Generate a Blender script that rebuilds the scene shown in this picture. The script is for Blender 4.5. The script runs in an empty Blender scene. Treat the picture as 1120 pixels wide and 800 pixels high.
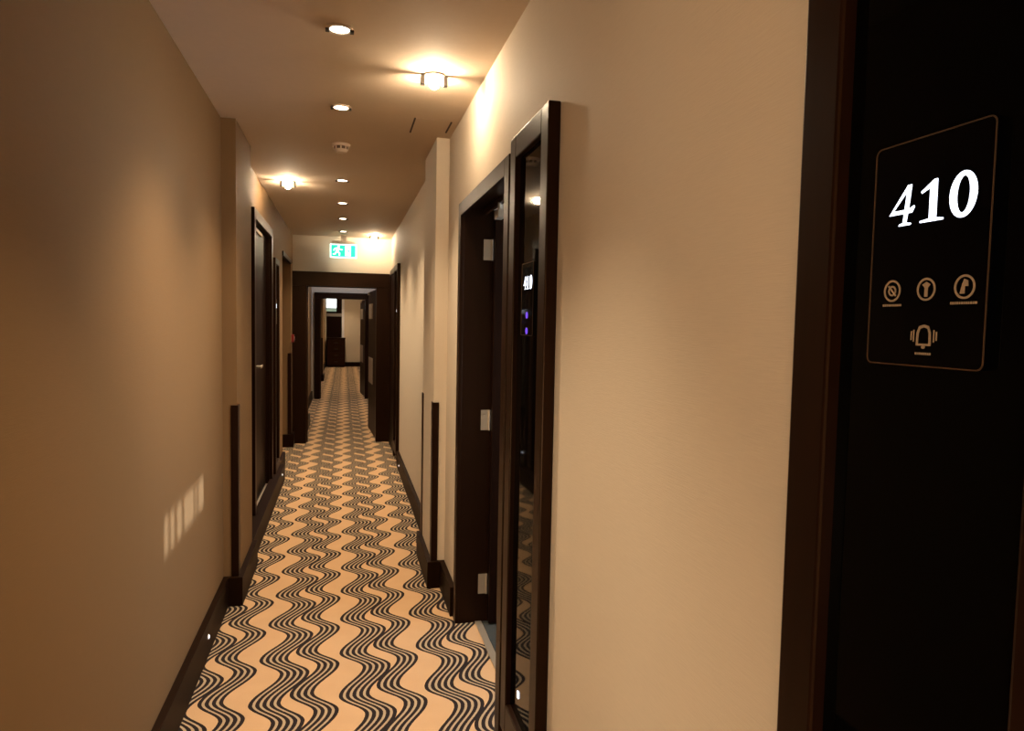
import bpy, bmesh, math, random
from mathutils import Matrix, Vector
random.seed(7)
C = bpy.context.scene.collection
PI = math.pi
# ------------------------------------------------------------------ materials
def new_mat(name):
    m = bpy.data.materials.new(name); m.use_nodes = True
    nt = m.node_tree
    return m, nt, nt.nodes['Principled BSDF']
def simple(name, col, rough=.5, metal=0., spec=.5, noise=0., nscale=40., stretch=(1, 1, 1), bump=0., coat=0., tint=(1, 1, 1)):
    m, nt, b = new_mat(name)
    b.inputs['Base Color'].default_value = (*col, 1)
    b.inputs['Roughness'].default_value = rough
    b.inputs['Metallic'].default_value = metal
    b.inputs['Specular IOR Level'].default_value = spec
    b.inputs['Coat Weight'].default_value = coat
    b.inputs['Specular Tint'].default_value = (*tint, 1)
    if noise or bump:
        tc = nt.nodes.new('ShaderNodeTexCoord'); mp = nt.nodes.new('ShaderNodeMapping')
        mp.inputs['Scale'].default_value = stretch
        nz = nt.nodes.new('ShaderNodeTexNoise'); nz.inputs['Scale'].default_value = nscale
        nz.inputs['Detail'].default_value = 5
        nt.links.new(tc.outputs['Object'], mp.inputs['Vector']); nt.links.new(mp.outputs[0], nz.inputs['Vector'])
        if noise:
            mx = nt.nodes.new('ShaderNodeMix'); mx.data_type = 'RGBA'
            mx.inputs['A'].default_value = (*[c*(1-noise) for c in col], 1)
            mx.inputs['B'].default_value = (*[min(1, c*(1+noise)) for c in col], 1)
            nt.links.new(nz.outputs['Fac'], mx.inputs['Factor']); nt.links.new(mx.outputs['Result'], b.inputs['Base Color'])
        if bump:
            bp = nt.nodes.new('ShaderNodeBump'); bp.inputs['Strength'].default_value = bump; bp.inputs['Distance'].default_value = .002
            nt.links.new(nz.outputs['Fac'], bp.inputs['Height']); nt.links.new(bp.outputs[0], b.inputs['Normal'])
    return m
def emit(name, col, strength):
    m, nt, b = new_mat(name)
    b.inputs['Base Color'].default_value = (*[c*.5 for c in col], 1)
    b.inputs['Emission Color'].default_value = (*col, 1)
    b.inputs['Emission Strength'].default_value = strength
    return m

M = {}
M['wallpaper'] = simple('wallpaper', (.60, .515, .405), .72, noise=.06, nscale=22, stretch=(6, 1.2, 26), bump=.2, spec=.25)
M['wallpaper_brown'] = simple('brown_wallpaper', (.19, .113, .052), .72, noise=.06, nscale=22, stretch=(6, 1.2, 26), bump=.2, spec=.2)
M['ceiling'] = simple('ceiling_paint', (.56, .45, .34), .8, noise=.03, nscale=30, spec=.2)
M['wood'] = simple('espresso_wood', (.010, .0036, .0018), .36, noise=.35, nscale=9, stretch=(14, 14, .8), spec=.18, tint=(1, .66, .42))
M['wood_edge'] = simple('dark_walnut', (.020, .007, .003), .36, noise=.3, nscale=9, stretch=(14, 14, .8), spec=.18, tint=(1, .66, .42))
M['leaf'] = simple('dark_door_veneer', (.008, .003, .002), .42, noise=.3, nscale=7, stretch=(16, 16, .7), spec=.10, tint=(1, .66, .42))
M['plinth'] = simple('brown_skirting', (.010, .004, .0018), .5, spec=.08, tint=(1, .66, .42), noise=.25, nscale=8, stretch=(3, 1, 14))
M['glass'] = simple('smoked_black_glass', (.001, .001, .001), .035, spec=.06)
M['plate'] = simple('black_glass_plate', (.0008, .0008, .0012), .06, spec=.1)
M['chrome'] = simple('brushed_steel', (.50, .44, .36), .38, .65)
M['brass'] = simple('aged_bronze_rim', (.16, .10, .06), .4, .8)
M['icon'] = emit('dim_icon_print', (.50, .34, .20), .05)
M['white_plastic'] = simple('cream_plastic', (.62, .52, .44), .45, noise=.04)
M['dark_plastic'] = simple('dark_grille', (.11, .07, .05), .6)
M['bulb'] = emit('lamp_glass', (1, .78, .52), 850)
M['down'] = emit('downlight_lens', (1, .86, .66), 14)
M['digit'] = emit('lit_digits', (.80, .86, 1.0), 3)
M['purple'] = emit('violet_led', (.13, .05, .65), 1.2)
M['led'] = emit('white_led', (.85, .88, 1.0), 3.0)
M['green'] = emit('sign_green', (.02, .75, .52), 1.1)
M['sign_white'] = emit('sign_white', (.75, 1, .95), 2.2)
M['red'] = simple('red_plastic', (.20, .010, .008), .45)
M['prong'] = simple('prong_metal', (.035, .028, .022), .5, .2)
M['daylight'] = emit('daylight_pane', (.93, 1, .97), 3.0)
M['daylight_low'] = emit('hazy_lower_pane', (.42, .55, .42), .5)
M['white_paint'] = simple('white_gloss_paint', (.75, .75, .80), .4)
M['grey_paint'] = simple('grey_paint', (.25, .23, .23), .5)
M['dark_floor'] = simple('dark_room_carpet', (.03, .035, .035), .9, noise=.2)
M['gap'] = simple('dark_gap', (.05, .03, .02), .8)

def carpet():
    m, nt, b = new_mat('wave_carpet')
    N, L = nt.nodes, nt.links
    tc = N.new('ShaderNodeTexCoord'); sp = N.new('ShaderNodeSeparateXYZ'); L.new(tc.outputs['Object'], sp.inputs[0])
    # slight yarn wobble
    def mt(op, a, b_=None, c=None):
        n = N.new('ShaderNodeMath'); n.operation = op
        for i, v in enumerate((a, b_, c)):
            if v is None: continue
            if isinstance(v, (int, float)): n.inputs[i].default_value = v
            else: L.new(v, n.inputs[i])
        return n.outputs[0]
    wob = N.new('ShaderNodeTexNoise'); wob.inputs['Scale'].default_value = 160; L.new(tc.outputs['Object'], wob.inputs['Vector'])
    X = mt('ADD', sp.outputs['X'], mt('MULTIPLY', mt('SUBTRACT', wob.outputs['Fac'], .5), .0035)); Y = sp.outputs['Y']
    PER, LAM, AMP, DUTY, SP = .3415, .3710, .098, .0157, .0262
    FR = .605
    def off(y0):
        t = mt('WRAP', mt('DIVIDE', mt('SUBTRACT', Y, y0), LAM), 1.0, 0.0)
        up = mt('MULTIPLY', mt('MINIMUM', t, FR), PI/FR)
        dn = mt('MULTIPLY', mt('MAXIMUM', mt('SUBTRACT', t, FR), 0), PI/(1-FR))
        return mt('MULTIPLY', mt('SUBTRACT', 1.0, mt('COSINE', mt('ADD', up, dn))), AMP/2)
    def strand(y0, x0, n):
        v = mt('WRAP', mt('SUBTRACT', mt('SUBTRACT', X, x0-DUTY/2), off(y0)), PER, 0.0)
        inside = mt('LESS_THAN', v, (n-1)*SP+DUTY)
        ln = mt('MULTIPLY', mt('LESS_THAN', mt('MODULO', v, SP), DUTY), inside)
        return ln, inside
    l1, i1 = strand(2.783, -.008, 5)
    l2, i2 = strand(2.834, .142, 4)
    ln = mt('MAXIMUM', l1, l2); ins = mt('MAXIMUM', i1, i2)
    nz = N.new('ShaderNodeTexNoise'); nz.inputs['Scale'].default_value = 300; nz.inputs['Detail'].default_value = 3
    L.new(tc.outputs['Object'], nz.inputs['Vector'])
    big = N.new('ShaderNodeTexNoise'); big.inputs['Scale'].default_value = 9; L.new(tc.outputs['Object'], big.inputs['Vector'])
    def mix(f, a, b_):
        n = N.new('ShaderNodeMix'); n.data_type = 'RGBA'
        for k, v in (('Factor', f), ('A', a), ('B', b_)):
            if isinstance(v, tuple): n.inputs[k].default_value = (*v, 1)
            else: L.new(v, n.inputs[k])
        return n.outputs['Result']
    tan = mix(mt('MULTIPLY', mt('ADD', nz.outputs['Fac'], big.outputs['Fac']), .5), (.44, .28, .152), (.59, .385, .22))
    fill = mix(nz.outputs['Fac'], (.30, .225, .15), (.48, .36, .235))
    dark = mix(nz.outputs['Fac'], (.010, .007, .007), (.030, .022, .022))
    col = mix(ln, mix(ins, tan, fill), dark)
    L.new(col, b.inputs['Base Color'])
    b.inputs['Roughness'].default_value = .95; b.inputs['Specular IOR Level'].default_value = .1
    bp = N.new('ShaderNodeBump'); bp.inputs['Strength'].default_value = .5; bp.inputs['Distance'].default_value = .003
    L.new(nz.outputs['Fac'], bp.inputs['Height']); L.new(bp.outputs[0], b.inputs['Normal'])
    return m
M['carpet'] = carpet()

# ------------------------------------------------------------------ mesh helpers
def add_box(bm, lo, hi, bev=0.):
    r = bmesh.ops.create_cube(bm, size=1)
    vs = r['verts']
    for v in vs:
        v.co = Vector([(lo[i]+hi[i])/2 + v.co[i]*(hi[i]-lo[i]) for i in range(3)])
    if bev:
        es = list({e for v in vs for e in v.link_edges})
        bmesh.ops.bevel(bm, geom=es, offset=bev, segments=2, profile=.5, affect='EDGES')
def add_cyl(bm, c, r1, r2, h, axis='Z', seg=32):
    """cylinder / cone from c along +axis"""
    r = bmesh.ops.create_cone(bm, cap_ends=True, segments=seg, radius1=r1, radius2=r2, depth=h)
    rot = {'Z': Matrix(), 'X': Matrix.Rotation(PI/2, 4, 'Y'), 'Y': Matrix.Rotation(-PI/2, 4, 'X'), '-Z': Matrix.Rotation(PI, 4, 'X'), '-X': Matrix.Rotation(-PI/2, 4, 'Y')}[axis]
    bmesh.ops.transform(bm, matrix=Matrix.Translation(c) @ rot @ Matrix.Translation((0, 0, h/2)), verts=r['verts'])
def add_ring(bm, c, ro, ri, h, seg=40, R=None):
    """flat ring of height h, axis z, base at c; R optional rotation"""
    vs = []
    for k in range(seg):
        a = 2*PI*k/seg
        vs.append([bm.verts.new((rr*math.cos(a), rr*math.sin(a), zz)) for rr, zz in ((ro, 0), (ro, h), (ri, h), (ri, 0))])
    for k in range(seg):
        A, B = vs[k], vs[(k+1) % seg]
        for i in range(4):
            j = (i+1) % 4
            bm.faces.new((A[i], B[i], B[j], A[j]))
    allv = [v for q in vs for v in q]
    bmesh.ops.transform(bm, matrix=Matrix.Translation(c) @ (R or Matrix()), verts=allv)
    bmesh.ops.recalc_face_normals(bm, faces=bm.faces[:])
def add_sphere(bm, c, r, sc=(1, 1, 1), seg=24):
    q = bmesh.ops.create_uvsphere(bm, u_segments=seg, v_segments=seg//2, radius=r)
    bmesh.ops.transform(bm, matrix=Matrix.Translation(c) @ Matrix.Diagonal((*sc, 1)), verts=q['verts'])
def obj(name, bm, mat, parent=None, smooth=False):
    me = bpy.data.meshes.new(name); bm.to_mesh(me); bm.free()
    me.materials.append(M[mat])
    if smooth:
        for p in me.polygons: p.use_smooth = True
    o = bpy.data.objects.new(name, me); C.objects.link(o)
    if parent:
        o.parent = parent
        o.matrix_parent_inverse = Matrix.Translation(-Vector(world_loc(parent)))
    return o
def world_loc(o):
    v = Vector(o.location)
    while o.parent:
        v = v + o.matrix_parent_inverse.translation + o.parent.location; o = o.parent
    return v
def boxes(name, lst, mat, parent=None, bev=0.):
    bm = bmesh.new()
    for lo, hi in lst: add_box(bm, lo, hi, bev)
    return obj(name, bm, mat, parent)
def thing(name, loc, label, cat, group=None, kind=None):
    o = bpy.data.objects.new(name, None); o.empty_display_size = .1; C.objects.link(o); o.location = loc
    return tag(o, label, cat, group, kind)
def tag(o, label, cat, group=None, kind=None):
    o['label'] = label; o['category'] = cat
    if group: o['group'] = group
    if kind: o['kind'] = kind
    return o
def struct(name, lst, mat, label, cat, bev=0.):
    return tag(boxes(name, lst, mat, None, bev), label, cat, None, 'structure')
def shape(name, contours, frame, depth, mat, parent):
    """flat shape (even-odd filled outlines in local s,t) extruded; frame = (origin, s axis, t axis, normal)"""
    cu = bpy.data.curves.new(name, 'CURVE'); cu.dimensions = '2D'; cu.fill_mode = 'BOTH'; cu.extrude = depth/2
    for pts in contours:
        s = cu.splines.new('POLY'); s.points.add(len(pts)-1); s.use_cyclic_u = True
        for p, q in zip(s.points, pts): p.co = (q[0], q[1], 0, 1)
    t = bpy.data.objects.new(name, cu); C.objects.link(t)
    dg = bpy.context.evaluated_depsgraph_get(); dg.update()
    me = bpy.data.meshes.new_from_object(t.evaluated_get(dg))
    bpy.data.objects.remove(t); bpy.data.curves.remove(cu)
    o0, sx, ty, nn = [Vector(v) for v in frame]
    mat4 = Matrix((sx, ty, nn)).transposed().to_4x4(); mat4.translation = o0 + nn*depth/2
    me.transform(mat4); me.name = name
    me.materials.clear(); me.materials.append(M[mat])
    o = bpy.data.objects.new(name, me); C.objects.link(o)
    if parent:
        o.parent = parent; o.matrix_parent_inverse = Matrix.Translation(-Vector(world_loc(parent)))
    return o
def ell(cx, cy, a, b, n=40, tilt=0.):
    return [(cx+a*math.cos(2*PI*k/n)+tilt*b*math.sin(2*PI*k/n), cy+b*math.sin(2*PI*k/n)) for k in range(n)]

# ------------------------------------------------------------------ the setting
XL, XR, ZC = -.608, .555, 2.5
YE = 23.2
struct('floor', [((-.9, -3, -.1), (1.9, YE+.3, 0)), ((-3.2, -3, -.1), (-.9, .45, 0)), ((-1.3, 7.3, -.1), (-.9, 8.6, 0))], 'carpet',
       'tan carpet with black wavy line bundles along the corridor', 'floor')
struct('ceiling', [((-.9, -3, ZC), (.8, YE+.3, ZC+.1)), ((-3.2, -3, ZC), (-.9, .45, ZC+.1))], 'ceiling', 'warm cream ceiling over the corridor', 'ceiling')
T = .15
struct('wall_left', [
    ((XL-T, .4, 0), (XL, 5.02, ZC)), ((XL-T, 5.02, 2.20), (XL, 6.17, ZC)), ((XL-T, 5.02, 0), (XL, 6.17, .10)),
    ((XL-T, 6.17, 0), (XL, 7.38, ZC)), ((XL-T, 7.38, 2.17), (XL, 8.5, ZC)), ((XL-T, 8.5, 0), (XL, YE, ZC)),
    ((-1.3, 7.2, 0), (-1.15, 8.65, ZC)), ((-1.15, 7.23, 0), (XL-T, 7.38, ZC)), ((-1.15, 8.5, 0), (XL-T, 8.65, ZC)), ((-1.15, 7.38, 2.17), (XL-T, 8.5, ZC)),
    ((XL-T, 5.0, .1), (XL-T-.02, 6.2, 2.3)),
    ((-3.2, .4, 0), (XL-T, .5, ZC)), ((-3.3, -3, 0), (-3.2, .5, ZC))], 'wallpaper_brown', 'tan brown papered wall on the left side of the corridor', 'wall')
struct('wall_right', [
    ((XR, -3, 0), (XR+T, -.62, ZC)), ((XR, -.62, 2.02), (XR+T, .33, ZC)), ((XR, .33, 0), (XR+T, 2.42, ZC)), ((XR+.08, -.62, 0), (XR+T, .33, 2.02)),
    ((XR, 2.42, 2.06), (XR+T, 3.37, ZC)), ((XR, 3.37, 0), (XR+T, YE, ZC))], 'wallpaper', 'cream papered wall on the right side of the corridor', 'wall')
struct('wall_back', [((-3.3, -3.1, 0), (.75, -3, ZC))], 'wallpaper', 'papered wall closing the added lobby behind the viewpoint', 'wall')
# the bedroom behind the open right-hand door
struct('wall_room', [((.705, 1.6, 0), (1.95, 1.7, ZC)), ((.705, 4.3, 0), (1.95, 4.4, ZC)), ((.705, 1.6, ZC), (1.95, 4.4, ZC+.05)),
                     ((1.9, 1.6, 0), (1.95, 4.4, .8)), ((1.9, 1.6, 2.1), (1.95, 4.4, ZC)), ((1.9, 1.6, .8), (1.95, 2.2, 2.1)), ((1.9, 3.6, .8), (1.95, 4.4, 2.1))],
       'wallpaper', 'walls of the room behind the open door', 'wall')
# pillars of the ceiling beams: near pair, and the pairs further along
def pillar(name, x0, x1, y0, y1, label):
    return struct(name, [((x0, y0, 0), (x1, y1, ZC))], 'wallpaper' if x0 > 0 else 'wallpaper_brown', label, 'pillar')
pillar('pillar', XL-.01, -.538, 3.815, 4.40, 'shallow papered pillar projecting from the left wall before the first left door')
pillar('pillar', .484, XR+.01, 3.87, 4.42, 'shallow papered pillar projecting from the right wall past the open door')
pillar('pillar', XL-.01, -.50, 9.70, 10.3, 'papered pillar on the left just beyond the first fire door frame')
pillar('pillar', XL-.01, -.52, 17.6, 18.2, 'distant papered pillar on the left beyond the second door frame')
pillar('pillar', .50, XR+.01, 19.6, 20.2, 'distant papered pillar on the right near the end wall')

def guard(px, y0, sgn, z0, z1, label, leg=.03, side=.055, far=False):
    """L-shaped wooden corner guard on a pillar corner; sgn=+1 when the pillar side faces +x"""
    bm = bmesh.new()
    e = .006
    if far:
        add_box(bm, (min(px, px+sgn*e), y0-side, z0), (max(px, px+sgn*e), y0, z1), .001)
        add_box(bm, (min(px+sgn*e, px-sgn*leg), y0, z0), (max(px+sgn*e, px-sgn*leg), y0+e, z1), .001)
    else:
        add_box(bm, (min(px+sgn*e, px-sgn*leg), y0-e, z0), (max(px+sgn*e, px-sgn*leg), y0, z1), .001)
        add_box(bm, (min(px, px+sgn*e), y0, z0), (max(px, px+sgn*e), y0+side, z1), .001)
    return tag(obj('corner_guard', bm, 'wood'), label, 'corner guard', 'dark corner guards on the pillars')
guard(-.538, 3.815, 1, .152, 1.05, 'dark wooden corner guard on the near corner of the left pillar')
guard(.484, 3.87, -1, .152, 1.05, 'dark wooden corner guard on the near corner of the right pillar')
tag(obj('corner_guard', (lambda b: (add_box(b, (.478, 4.365, .152), (.484, 4.426, 1.05), .001), add_box(b, (.478, 4.42, .152), (.514, 4.426, 1.05), .001), b)[-1])(bmesh.new()), 'wood_edge'),
    'slim corner guard on the far corner of the right pillar', 'corner guard', 'dark corner guards on the pillars')
guard(-.50, 9.70, 1, .152, 1.18, 'dark corner guard on the left pillar beyond the first fire door frame')
guard(-.52, 17.6, 1, .152, 1.05, 'small distant corner guard on the left pillar beyond the second frame')
guard(.50, 19.6, -1, .152, 1.05, 'small distant corner guard on the right pillar near the end wall')
guard(XL, 8.5, 1, .152, 1.10, 'black corner guard on the far edge of the left alcove', leg=.035)

# skirting boards
BZ, BT = .152, .028
def skirt(lst): return [((x0, y0, 0), (x1, y1, BZ)) for x0, x1, y0, y1 in lst]
struct('baseboard_left', skirt([(XL, XL+BT, .4, 3.787), (XL, -.538+BT, 3.787, 4.43), (XL, -.535, 4.43, 6.75), (XL, XL+BT, 6.75, 7.38), (-1.15, -.575, 8.47, 8.5), (XL, XL+BT, 8.5, 8.7),
    (XL, XL+BT, 8.95, 9.67), (XL, -.50+BT, 9.67, 10.33), (XL, XL+BT, 10.33, 13.6), (XL, XL+BT, 13.85, 17.57), (XL, -.52+BT, 17.57, 18.23), (XL, XL+BT, 18.23, YE)]), 'plinth',
    'dark brown skirting board along the left wall', 'skirting board', .002)
struct('baseboard_right', skirt([(XR-BT, XR, .78, 1.84), (XR-BT, XR, 3.45, 3.842), (.484-BT, XR, 3.842, 4.45), (XR-BT, XR, 4.45, 7.25), (XR-BT, XR, 8.95, 13.6), (XR-BT, XR, 13.85, 19.57),
    (.50-BT, XR, 19.57, 20.23), (XR-BT, XR, 20.23, YE)]), 'plinth', 'dark brown skirting board along the right wall', 'skirting board', .002)

# ------------------------------------------------------------------ doors
def casing(parent, xa, xb, y0, y1, z0, z1, w=.065, mat='wood'):
    """architrave of two jambs and a head; y0,y1,z1 are the clear opening"""
    return boxes('frame', [((xa, y0-w, z0), (xb, y0, z1+w)), ((xa, y1, z0), (xb, y1+w, z1+w)), ((xa, y0, z1), (xb, y1, z1+w))], mat, parent, .003)
def hinge(parent, x, y, z, face='-y'):
    bm = bmesh.new()
    add_box(bm, (x-.018, y-.004, z-.05), (x+.018, y, z+.05), .001)
    add_cyl(bm, (x+.022, y-.006, z-.05), .006, .006, .10, 'Z', 14)
    for dz in (-.03, 0, .03): add_cyl(bm, (x-.006, y-.004, z+dz), .004, .004, .0015, 'Y', 10)
    return obj('hinge', bm, 'chrome', parent)
# door 410 (beside the viewpoint, mostly out of the picture)
d = thing('door_1', (XR, -.145, 0), 'dark closed bedroom door beside the panel marked 410', 'door', None, 'structure')
casing(d, .522, XR+.002, -.55, .30, 0, 2.0)
lf = boxes('leaf', [((.59, -.55, .01), (.63, .30, 2.0))], 'leaf', d, .002)
bm = bmesh.new(); add_box(bm, (.584, .20, .98), (.59, .24, 1.18), .002); add_cyl(bm, (.544, .22, 1.1), .009, .009, .045, 'X'); add_box(bm, (.538, .10, 1.092), (.552, .228, 1.108), .005)
obj('handle', bm, 'chrome', lf)
# open door on the right
d = thing('door_2', (XR, 2.89, 0), 'dark open bedroom door frame on the right wall with steel hinges', 'door', None, 'structure')
boxes('frame', [((.540, 2.352, 0), (XR+.003, 2.42, 2.075)), ((.540, 3.362, 0), (XR+.003, 3.43, 2.075)), ((.540, 2.42, 2.012), (XR+.003, 3.362, 2.075)),
                ((XR+.002, 2.39, 0), (.705, 2.42, 2.06)), ((XR+.002, 3.362, 0), (.705, 3.392, 2.06)), ((XR+.002, 2.42, 2.045), (.705, 3.362, 2.06))], 'wood', d, .002)
lf = boxes('leaf', [((.70, 3.31, .012), (1.62, 3.352, 2.04))], 'leaf', d, .002)
for z in (.196, 1.02, 1.852): hinge(d, .672, 3.362, z)
boxes('door_stop', [((.652, 2.42, 2.02), (.668, 3.362, 2.045))], 'wood_edge', d, .002)
bm = bmesh.new(); add_box(bm, (.64, 2.98, 1.955), (.675, 3.06, 1.99), .003); add_cyl(bm, (.655, 3.02, 1.99), .008, .008, .035)
obj('closer_bracket', bm, 'chrome', d)
boxes('threshold', [((.640, 2.42, 0), (.672, 3.362, .006))], 'chrome', d, .001)
struct('floor_room', [((.675, 1.7, 0), (1.9, 4.3, .003))], 'dark_floor', 'dark carpet of the room behind the open right door', 'floor')
# closed door on the left, raised a step
d = thing('door_3', (XL, 5.6, .1), 'dark closed bedroom door on the left wall with steel lever handle', 'door', None, 'structure')
casing(d, XL-.003, XL+.022, 5.05, 6.13, .10, 2.17, .07)
boxes('lining', [((XL-T, 5.02, .1), (XL-.003, 5.05, 2.2)), ((XL-T, 6.13, .1), (XL-.003, 6.17, 2.2)), ((XL-T, 5.05, 2.17), (XL-.003, 6.13, 2.2))], 'wood', d)
lf = boxes('leaf', [((XL-.075, 5.052, .115), (XL-.03, 6.128, 2.165))], 'leaf', d, .002)
bm = bmesh.new(); add_box(bm, (XL-.03, 5.20, 1.02), (XL-.022, 5.245, 1.24), .003); add_cyl(bm, (XL-.022, 5.222, 1.155), .010, .010, .05, 'X'); add_box(bm, (XL+.022, 5.212, 1.145), (XL+.036, 5.34, 1.165), .005)
obj('handle', bm, 'chrome', lf)
boxes('closer_rail', [((XL-.03, 5.1, 2.125), (XL-.012, 5.75, 2.15))], 'chrome', d, .002)
boxes('threshold', [((XL-.08, 5.05, .1), (XL+.004, 6.13, .112))], 'chrome', d, .001)
# closed door right before the fire doors
d = thing('door_4', (XR, 8.15, 0), 'dark closed door on the right wall just before the fire door frame', 'door', None, 'structure')
casing(d, .528, XR+.002, 7.85, 8.50, 0, 2.03)
boxes('leaf', [((.536, 7.85, .01), (XR+.002, 8.50, 2.03))], 'leaf', d)
# head trim over the alcove
struct('trim_1', [((XL-.02, 7.36, 2.13), (XL+.012, 8.52, 2.175))], 'wood', 'dark head trim over the left alcove opening', 'trim', .002)

# fire door frames
def fire_leaf(d, y, length, dx):
    """open leaf standing along the right wall from the frame, away from the viewer"""
    a = math.atan2(dx, length)
    R = Matrix.Translation((.382, y+.2, 0)) @ Matrix.Rotation(a, 4, 'Z')
    def put(bm): bmesh.ops.transform(bm, matrix=R, verts=bm.verts[:]); return bm
    bm = bmesh.new(); add_box(bm, (0, 0, .01), (.045, length, 1.885), .002); lf = obj('leaf', put(bm), 'leaf', d)
    bm = bmesh.new(); add_box(bm, (-.006, length-.62, .66), (0, length-.10, 1.0), .001); obj('push_plate', put(bm), 'chrome', lf)
    bm = bmesh.new(); add_box(bm, (-.006, length-.60, 1.52), (0, length-.12, 1.72), .001); obj('door_sign', put(bm), 'chrome', lf)
    bm = bmesh.new(); add_box(bm, (-.03, length-.28, 1.84), (0, length-.20, 1.875), .002); obj('door_catch', put(bm), 'chrome', lf)
    return lf
def fire_door(n, y, lab, lab2, length, dx, zt=2.07, xj=XL+.001):
    struct('wall_header', [((XL, y+.06, zt), (XR, y+.2, ZC))] + ([((XL, y+.06, 0), (xj, y+.2, zt))] if xj > XL+.01 else []), 'wallpaper', lab2, 'wall')
    d = thing('door_%d' % n, (0, y, 0), lab, 'door', None, 'structure')
    boxes('frame', [((xj, y, 0), (-.446, y+.2, 1.898)), ((.376, y, 0), (XR-.001, y+.2, 1.898)), ((xj, y, 1.898), (XR-.001, y+.2, zt))], 'wood', d, .003)
    boxes('door_stop', [((-.446, y+.08, 0), (-.432, y+.12, 1.89)), ((-.446, y+.08, 1.890), (.376, y+.12, 1.898))], 'wood_edge', d)
    fire_leaf(d, y, length, dx)
    return d
fire_door(5, 8.72, 'dark fire door frame under the green exit sign with leaf held open', 'cream header wall above the first fire door frame', 1.0, .06)
fire_door(6, 13.6, 'second dark fire door frame further down the corridor', 'pale header wall above the second fire door frame', .95, .07, 2.005, -.547)
# end of the corridor
struct('wall_end', [((-.02, YE, 0), (XR, YE+.1, ZC)), ((XL, YE, 2.25), (-.02, YE+.1, ZC)), ((XL, YE, 0), (-.57, YE+.1, 2.25))], 'wallpaper', 'cream end wall closing the far corridor', 'wall')
struct('baseboard_end', [((.0, YE-.03, 0), (XR-BT, YE, .14))], 'plinth', 'dark skirting board along the end wall', 'skirting board')
struct('trim_2', [((-.09, YE-.03, .0), (-.015, YE, 2.22))], 'white_paint', 'narrow white painted post beside the end window', 'trim', .002)
w = thing('window_1', (-.33, YE, 1.7), 'small bright window above dark panelling at the corridor end', 'window', None, 'structure')
boxes('frame', [((-.57, YE, 1.70), (-.09, YE+.06, 1.76)), ((-.57, YE, 2.2), (-.09, YE+.06, 2.25)), ((-.26, YE, 1.76), (-.09, YE+.06, 2.2)), ((-.57, YE, 1.845), (-.26, YE+.06, 1.87))], 'leaf', w)
boxes('pane', [((-.57, YE+.02, 1.87), (-.26, YE+.03, 2.2))], 'daylight', w)
boxes('lower_pane', [((-.57, YE+.02, 1.76), (-.26, YE+.03, 1.845))], 'daylight_low', w)
boxes('sill', [((-.57, YE-.03, 1.60), (-.09, YE+.06, 1.70))], 'grey_paint', w, .004)
struct('trim_3', [((-.57, YE, 0), (-.09, YE+.06, 1.60))], 'leaf', 'dark wooden panelling below the end window', 'panelling')
c = thing('chest_of_drawers', (-.26, YE-.28, 0), 'dark chest of drawers standing under the end window', 'chest of drawers')
boxes('body', [((-.54, YE-.45, .05), (.02, YE-.06, .90)), ((-.555, YE-.47, .90), (.03, YE-.05, .93)), ((-.52, YE-.42, 0), (0, YE-.1, .05))], 'wood', c, .003)
for k in range(4):
    dr = boxes('drawer', [((-.53, YE-.465, .08+k*.20), (.01, YE-.45, .265+k*.20))], 'wood_edge', c, .003)
    boxes('knob', [((-.32, YE-.478, .165+k*.20), (-.20, YE-.465, .18+k*.20))], 'prong', dr, .002)

# ------------------------------------------------------------------ glazed door-side panels and number displays
def side_panel(y0, y1, z0, z1, xw, sgn, label, w=.062, led=None, proud=.035):
    """tall wood-framed black glass panel on a wall at x=xw; sgn = direction into the corridor"""
    xf = xw + sgn*proud; xg = xw + sgn*.017
    def B(a, b, c_, d_, e, f): return ((min(a, b), c_, e), (max(a, b), d_, f))
    t = thing('wall_panel', (xw, (y0+y1)/2, z0), label, 'wall panel', 'framed black glass panels beside the bedroom doors')
    boxes('frame', [B(xw, xf, y0, y0+w, z0, z1), B(xw, xf, y1-w, y1, z0, z1), B(xw, xf, y0+w, y1-w, z1-w, z1), B(xw, xf, y0+w, y1-w, z0, z0+w*1.6)], 'wood', t, .004)
    boxes('glass', [B(xw+sgn*.002, xg, y0+w, y1-w, z0+w*1.6, z1-w)], 'glass', t)
    if led:
        yl, zl = led
        boxes('status_light', [B(xg, xg+sgn*.003, yl-.007, yl+.007, zl-.010, zl+.010)], 'led', t)
    return t
side_panel(.375, .735, .10, 2.09, XR, -1, 'near framed black glass panel carrying the 410 number plate', .062)
side_panel(1.81, 2.245, .13, 2.09, XR, -1, 'tall framed black glass panel on the right wall beside the open door', .07, (2.07, .33))
side_panel(6.30, 6.68, .152, 2.02, XL, 1, 'framed black glass panel on the left wall past the closed left door', .05, (6.45, .26))
side_panel(7.28, 7.74, .10, 2.09, XR, -1, 'far framed black glass panel on the right wall before the fire doors', .06)

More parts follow.
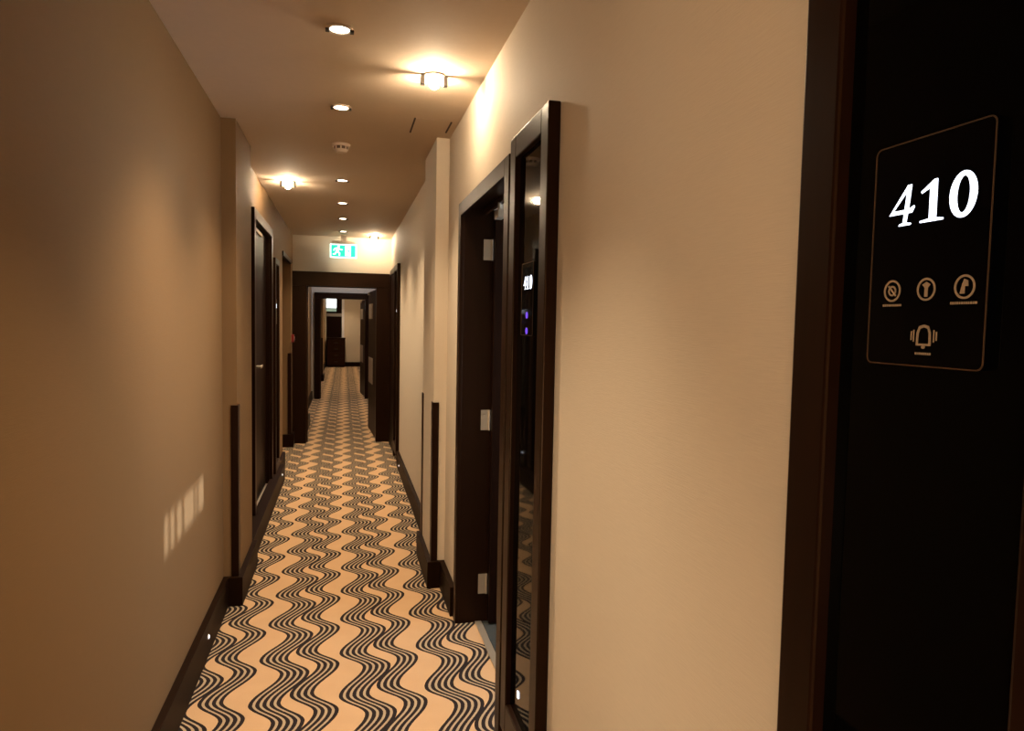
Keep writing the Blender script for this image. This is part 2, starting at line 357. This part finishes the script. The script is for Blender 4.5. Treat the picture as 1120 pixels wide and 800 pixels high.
H = .0385
D4 = [[(0, .30), (.58, 1.0), (.70, 1.0), (.63, .40), (.80, .47), (.82, .43), (.74, .30), (.61, .30), (.57, .07), (.72, .045), (.71, 0), (.33, 0), (.34, .045), (.46, .07), (.49, .30)],
      [(.13, .395), (.50, .395), (.56, .84)]]
D1 = [[(0, .76), (.02, .71), (.27, .81), (.27, .075), (0, .045), (0, 0), (.69, 0), (.69, .045), (.48, .075), (.48, 1.0), (.39, 1.0)]]
D0 = [ell(.37, .5, .37, .53, 44, .03), ell(.375, .5, .175, .42, 44, .03)]
def glyph(d, s0, t0, h=H): return [[(s0+x*h, t0+y*h) for x, y in c_] for c_ in d]
def round_rect(w, h, r, n=6):
    pts = []
    for cx, cy, a0 in ((w/2-r, h/2-r, 0), (-w/2+r, h/2-r, PI/2), (-w/2+r, -h/2+r, PI), (w/2-r, -h/2+r, 1.5*PI)):
        for k in range(n+1): pts.append((cx+r*math.cos(a0+PI/2*k/n), cy+r*math.sin(a0+PI/2*k/n)))
    return pts
def bar(s0, t0, s1, t1, w):
    dx, dy = s1-s0, t1-t0; l = math.hypot(dx, dy); nx, ny = -dy/l*w/2, dx/l*w/2
    return [(s0+nx, t0+ny), (s1+nx, t1+ny), (s1-nx, t1-ny), (s0-nx, t0-ny)]
def display(yc, zc, xg, sgn, label, full):
    """number plate on panel glass; sgn=-1 on the right wall. local s runs to the reader's right"""
    t = thing('room_number_plate', (xg, yc, zc), label, 'room number plate', 'lit room number plates')
    sx = (0, 1, 0) if sgn > 0 else (0, -1, 0)
    nn = (sgn, 0, 0)
    w, h = .137, .217
    P = shape('plate', [round_rect(w, h, .007)], ((xg, yc, zc), sx, (0, 0, 1), nn), .008, 'plate', t)
    f2 = ((xg+sgn*.008, yc, zc), sx, (0, 0, 1), nn)
    shape('rim', [round_rect(w, h, .007), round_rect(w-.0024, h-.0024, .006)], f2, .0008, 'brass', t)
    if full:
        digs = [glyph(D4, -.0470, .0275), glyph(D1, -.0083, .0275), glyph(D0, .0243, .0275)]
    else:
        digs = [glyph(D4, -.045, .030), glyph(D1, -.010, .030), glyph([D0[0]], .024, .030)]
    for g in digs: shape('digit', g, f2, .0006, 'digit', t)
    if full:
        ic = lambda s, t_: [ell(s, t_, .0108, .0108), ell(s, t_, .0088, .0088)]
        i1 = ic(-.0385, -.0355); r1 = [bar(-.0435, -.0305, -.0335, -.0405, .0018), ell(-.0385, -.0355, .0052, .0052, 20), ell(-.0385, -.0355, .0034, .0034, 20)]
        shape('do_not_disturb_icon', i1, f2, .0004, 'icon', t); shape('icon_mark', r1[:1]+[], ((xg+sgn*.0081, yc, zc), sx, (0, 0, 1), nn), .0004, 'icon', t)
        shape('icon_mark', r1[1:], f2, .0004, 'icon', t)
        shape('light_icon', ic(.0033, -.0355), f2, .0004, 'icon', t)
        shape('icon_mark', [[(.0015, -.0425), (.0052, -.0425), (.0052, -.034), (.008, -.031), (.0033, -.0285), (-.0015, -.031), (.0015, -.034)]], f2, .0004, 'icon', t)
        shape('service_icon', ic(.0452, -.0350), f2, .0004, 'icon', t)
        shape('icon_mark', [[(.0405, -.0410), (.0455, -.0410), (.0455, -.0345), (.0490, -.0345), (.0485, -.0295), (.0445, -.0280), (.0425, -.0330)]], f2, .0004, 'icon', t)
        bell = [(-.0055, -.0885), (-.0050, -.0760), (-.0025, -.0700), (.0035, -.0685), (.0090, -.0700), (.0115, -.0760), (.0120, -.0885)]
        inner = [(-.0030, -.0865), (-.0025, -.0765), (-.001, -.0725), (.0035, -.0712), (.0075, -.0725), (.0090, -.0765), (.0095, -.0865)]
        shape('bell_icon', [bell, inner], f2, .0004, 'icon', t)
        shape('icon_mark', [ell(.0033, -.0898, .0022, .0016, 16), bar(-.0085, -.0850, -.0085, -.0735, .0013), bar(-.0115, -.0835, -.0115, -.0750, .0013), bar(.0150, -.0850, .0150, -.0735, .0013), bar(.0180, -.0835, .0180, -.0750, .0013)], f2, .0004, 'icon', t)
        # captions too small to read: broken hairlines
        def cap(s0, s1, tt):
            out, s = [], s0
            random.seed(int(1000*abs(s0)))
            while s < s1-.0012:
                l = random.choice((.0014, .0018, .0022)); out.append([(s, tt-.0011), (min(s+l, s1), tt-.0011), (min(s+l, s1), tt+.0011), (s, tt+.0011)]); s += l+.0007
            return out
        for a, b_, tt in ((-.0500, -.0260, -.0497), (.0310, .0590, -.0492), (-.0060, .0130, -.0960)): shape('caption', cap(a, b_, tt), f2, .0003, 'icon', t)
    else:
        for dz in (-.048, -.095) if sgn < 0 else (-.05,):
            shape('indicator', [ell(0, dz, .012, .010, 20)], f2, .001, 'purple', t)
    return t
XG = .017
display(.554, 1.5745, XR-XG, -1, 'black glass number plate with glowing white 410 on the near panel', True)
display(2.03, 1.572, XR-XG, -1, 'glowing number plate with two violet lights on the panel beside the open door', False)
display(6.43, 1.56, XL+XG, 1, 'small glowing number plate on the panel past the left door', False)
display(7.45, 1.56, XR-XG, -1, 'tiny glowing number plate on the far right panel', False)

# ------------------------------------------------------------------ ceiling fittings
def aim_spot(name, loc, target, power, deg, blend, col, size=.03):
    l = bpy.data.lights.new(name, 'SPOT'); l.energy = power; l.spot_size = math.radians(deg); l.spot_blend = blend; l.color = col; l.shadow_soft_size = size
    o = bpy.data.objects.new(name, l); C.objects.link(o); o.location = loc
    o.rotation_euler = (Vector(target)-Vector(loc)).to_track_quat('-Z', 'Y').to_euler(); return o
def point(name, loc, power, col, size=.03):
    l = bpy.data.lights.new(name, 'POINT'); l.energy = power; l.color = col; l.shadow_soft_size = size
    o = bpy.data.objects.new(name, l); C.objects.link(o); o.location = loc; return o
WARM = (1.0, .76, .50)
WARM2 = (1.0, .78, .52)
P_DOWN, P_LOBBY, P_ROOM = 138, 150, 8.0
words = ['first', 'second', 'third', 'fourth', 'fifth', 'sixth']
ys = [2.545, 3.458, 5.232, 6.239, 7.184, 8.212]
for k, y in enumerate(ys):
    t = thing('downlight', (-.021, y, ZC), words[k]+' recessed downlight from the viewpoint along the ceiling middle', 'downlight', 'recessed downlights down the ceiling middle')
    bm = bmesh.new(); add_ring(bm, (-.021, y, ZC-.006), .046, .034, .006); obj('trim_ring', bm, 'white_plastic', t, True)
    bm = bmesh.new(); add_cyl(bm, (-.021, y, ZC-.003), .0335, .0335, .0025); obj('lens', bm, 'down', t)
    for s in (-1, 1):
        bm = bmesh.new(); add_box(bm, (-.021+s*.041-.007, y-.012, ZC-.013), (-.021+s*.041+.007, y+.012, ZC-.005), .002); obj('spring_clip', bm, 'prong', t)
for y in [-1.4, 1.45] + ys + [10, 11.2, 12.4, 14.6, 15.8, 17, 18.4, 19.8, 21.2, 22.4]:
    aim_spot('downlight_beam', (-.021, y, ZC-.02), (-.021, y, 0), P_DOWN*(.85 if y == 1.45 else .78 if y == 3.458 else .5 if y > 9 else .82 if y > 5 else 1), 76 if y == 1.45 else 108, 1.0, WARM, .03)
lamps = [(.349, 2.905, 1, 'bright bare ceiling lamp in front of the open right door'), (-.405, 5.397, -1, 'bright bare ceiling lamp by the left door'), (.336, 8.50, 1, 'small bright ceiling lamp beside the exit sign')]
for x, y, s, lab in lamps:
    t = thing('ceiling_lamp', (x, y, ZC), lab, 'ceiling lamp', 'bare halogen ceiling lamps near the walls')
    bm = bmesh.new(); add_cyl(bm, (x, y, ZC-.008), .040, .044, .008); obj('base', bm, 'white_plastic', t)
    bm = bmesh.new(); add_sphere(bm, (x, y, ZC-.034), .021, (1, 1, 1.1)); obj('bulb', bm, 'bulb', t, True)
    for q in (-1, 1):
        bm = bmesh.new(); add_box(bm, (x+q*.046-.009, y-.012, ZC-.044), (x+q*.046+.009, y+.012, ZC-.004), .002); obj('prong', bm, 'prong', t)
t = thing('smoke_detector', (-.025, 4.183, ZC), 'round cream smoke detector on the ceiling between two downlights', 'smoke detector')
bm = bmesh.new(); add_cyl(bm, (-.025, 4.183, ZC-.014), .050, .053, .014); obj('base', bm, 'white_plastic', t, False)
bm = bmesh.new(); add_cyl(bm, (-.025, 4.183, ZC-.030), .038, .038, .016); obj('vent_ring', bm, 'dark_plastic', t)
bm = bmesh.new(); add_cyl(bm, (-.025, 4.183, ZC-.046), .030, .041, .016); obj('sensor_cap', bm, 'white_plastic', t)
for k in range(8):
    bm = bmesh.new(); a = k*PI/4; cx, cy = -.025+.0385*math.cos(a), 4.183+.0385*math.sin(a); add_box(bm, (cx-.004, cy-.004, ZC-.031), (cx+.004, cy+.004, ZC-.013))
    obj('vent_rib', bm, 'white_plastic', t)
t = thing('access_hatch', (.425, 3.66, ZC), 'flush ceiling access hatch near the right pillar', 'hatch')
boxes('panel', [((.337, 3.535, ZC-.0006), (.512, 3.80, ZC))], 'ceiling', t)
boxes('slot', [((.329, 3.53, ZC-.004), (.337, 3.80, ZC))], 'gap', t); boxes('slot', [((.512, 3.55, ZC-.004), (.520, 3.75, ZC))], 'gap', t)

# exit sign
ey = 8.58
t = thing('exit_sign', (-.018, ey, 2.23), 'lit green exit sign hanging from the ceiling before the fire doors', 'exit sign')
boxes('housing', [((-.172, ey, 2.232), (.136, ey+.03, 2.392))], 'sign_white', t, .004)
boxes('bracket', [((-.15, ey+.004, 2.392), (.12, ey+.026, 2.43)), ((-.05, ey+.01, 2.43), (.02, ey+.02, 2.5))], 'white_plastic', t, .003)
boxes('green_face', [((-.158, ey-.003, 2.244), (.122, ey, 2.380))], 'green', t)
fs = ((-.018, ey-.003, 2.312), (1, 0, 0), (0, 0, 1), (0, -1, 0))
man = [[(-.085, .038), (-.055, .040), (-.030, .020), (-.012, .022), (-.012, .010), (-.034, .006), (-.050, .018), (-.056, -.008), (-.036, -.022), (-.040, -.056), (-.054, -.056), (-.053, -.030), (-.076, -.016), (-.090, -.044), (-.122, -.046), (-.122, -.033), (-.100, -.030), (-.084, .004), (-.082, .022), (-.098, .016), (-.106, -.002), (-.118, .004), (-.106, .028)], ell(-.054, .053, .012, .012, 20)]
shape('running_figure', man, fs, .001, 'sign_white', t)
shape('door_pictogram', [[(.020, -.058), (.085, -.058), (.085, .060), (.020, .060)]], fs, .001, 'sign_white', t)
shape('arrow', [[(.035, .006), (.060, .006), (.060, .022), (.077, 0), (.060, -.022), (.060, -.006), (.035, -.006)]], ((-.018, ey-.004, 2.312), (1, 0, 0), (0, 0, 1), (0, -1, 0)), .001, 'green', t)

# fire alarm call point on the left pier, small lights in the skirting
t = thing('fire_alarm_call_point', (XL, 8.62, 1.27), 'small red fire alarm call point on the left wall by the fire door frame', 'alarm')
boxes('housing', [((XL-.003, 8.575, 1.225), (XL+.03, 8.665, 1.315))], 'red', t, .004)
boxes('press_plate', [((XL+.03, 8.597, 1.247), (XL+.033, 8.643, 1.293))], 'white_plastic', t, .001)
def skirt_light(x, y, z, sgn, label):
    t = thing('skirting_light', (x, y, z), label, 'light', 'small skirting lights')
    bm = bmesh.new(); add_cyl(bm, (x, y, z), .012, .012, .004, 'X' if sgn > 0 else '-X', 20); obj('bezel', bm, 'chrome', t)
    bm = bmesh.new(); add_cyl(bm, (x+sgn*.004, y, z), .008, .008, .002, 'X' if sgn > 0 else '-X', 20); obj('lens', bm, 'led', t)
skirt_light(XL+BT, 3.226, .094, 1, 'tiny white light in the left skirting near the carpet edge')
skirt_light(-.535, 6.43, .118, 1, 'tiny white light in the left skirting past the closed door')
skirt_light(XR-BT, 6.86, .08, -1, 'tiny white light in the right skirting before the far panel')

# ------------------------------------------------------------------ room window and unseen lights
w = thing('window_2', (1.925, 2.9, 1.45), 'window of the room behind the open right door', 'window', None, 'structure')
boxes('frame', [((1.89, 2.2, .8), (1.94, 2.26, 2.1)), ((1.89, 3.54, .8), (1.94, 3.6, 2.1)), ((1.89, 2.26, .8), (1.94, 3.54, .86)), ((1.89, 2.26, 2.04), (1.94, 3.54, 2.1)), ((1.89, 2.88, .86), (1.94, 2.92, 2.04))], 'white_paint', w)
M['room_pane'] = emit('room_daylight', (.72, .84, 1.0), P_ROOM)
boxes('pane', [((1.925, 2.26, .86), (1.93, 3.54, 1.40))], 'room_pane', w)
boxes('pane', [((1.925, 2.26, 1.535), (1.93, 3.54, 2.04))], 'room_pane', w)
for a, b in ((2.26, 2.61), (2.665, 2.70), (2.76, 2.80), (3.10, 3.13), (3.165, 3.195), (3.31, 3.54)):
    boxes('sun_mask_bar', [((1.92, a, 1.40), (1.935, b, 1.535))], 'white_paint', w)  # unseen blocks in the open pane gap, shaped to cut the sun into bars
sl = bpy.data.lights.new('sun', 'SUN'); sl.energy = 6; sl.angle = math.radians(1.2); sl.color = (.85, .93, 1)
so = bpy.data.objects.new('sun', sl); C.objects.link(so); so.location = (6, 2.9, 3)
so.rotation_euler = Vector((-2.533, 0.0, -.74)).to_track_quat('-Z', 'Y').to_euler()
point('lobby_fill', (-1.5, -2.0, .45), P_LOBBY, (1.0, .80, .55), .25)  # this and the next: unseen fill lights added to brighten the right wall
point('lobby_fill', (-2.6, -1.3, .45), P_LOBBY*.6, (1.0, .80, .55), .25)
point('header_fill', (.05, 12.6, 2.44), 16, (.72, .80, 1.0), .05)  # unseen cool light added to brighten the second header wall
point('end_lamp', (.2, 21.8, 2.42), 12, (1.0, .78, .5), .05)

# ------------------------------------------------------------------ camera
def unit(v): return Vector(v).normalized()
Mw = [[0.9723908694626351, -0.014151600581637622, 0.2329285924627517], [-0.23335808746581052, -0.05896897486307457, 0.9706011863880537], [0.0, -0.9981595023865554, -0.06064328318473635]]
Mw = Matrix(Mw); r = math.radians(1.1)
right = Mw @ Vector((math.cos(r), -math.sin(r), 0)); down = Mw @ Vector((math.sin(r), math.cos(r), 0)); fwd = Mw @ Vector((0, 0, 1))
cam = bpy.data.cameras.new('camera'); co = bpy.data.objects.new('camera', cam); C.objects.link(co)
m4 = Matrix((right, -down, -fwd)).transposed().to_4x4(); m4.translation = (0, 0, 1.5)
co.matrix_world = m4
cam.sensor_width = 36; cam.lens = 765/1120*36; cam.clip_start = .02; cam.clip_end = 60
sc = bpy.context.scene; sc.camera = co
wd = bpy.data.worlds.new('world'); sc.world = wd; wd.use_nodes = True
wd.node_tree.nodes['Background'].inputs['Color'].default_value = (0, 0, 0, 1)
sc.view_settings.view_transform = 'Standard'; sc.view_settings.look = 'None'; sc.view_settings.exposure = 0; sc.view_settings.gamma = 1
sc.view_settings.use_curve_mapping = False
sc.cycles.max_bounces = 12; sc.cycles.diffuse_bounces = 6; sc.cycles.use_denoising = True
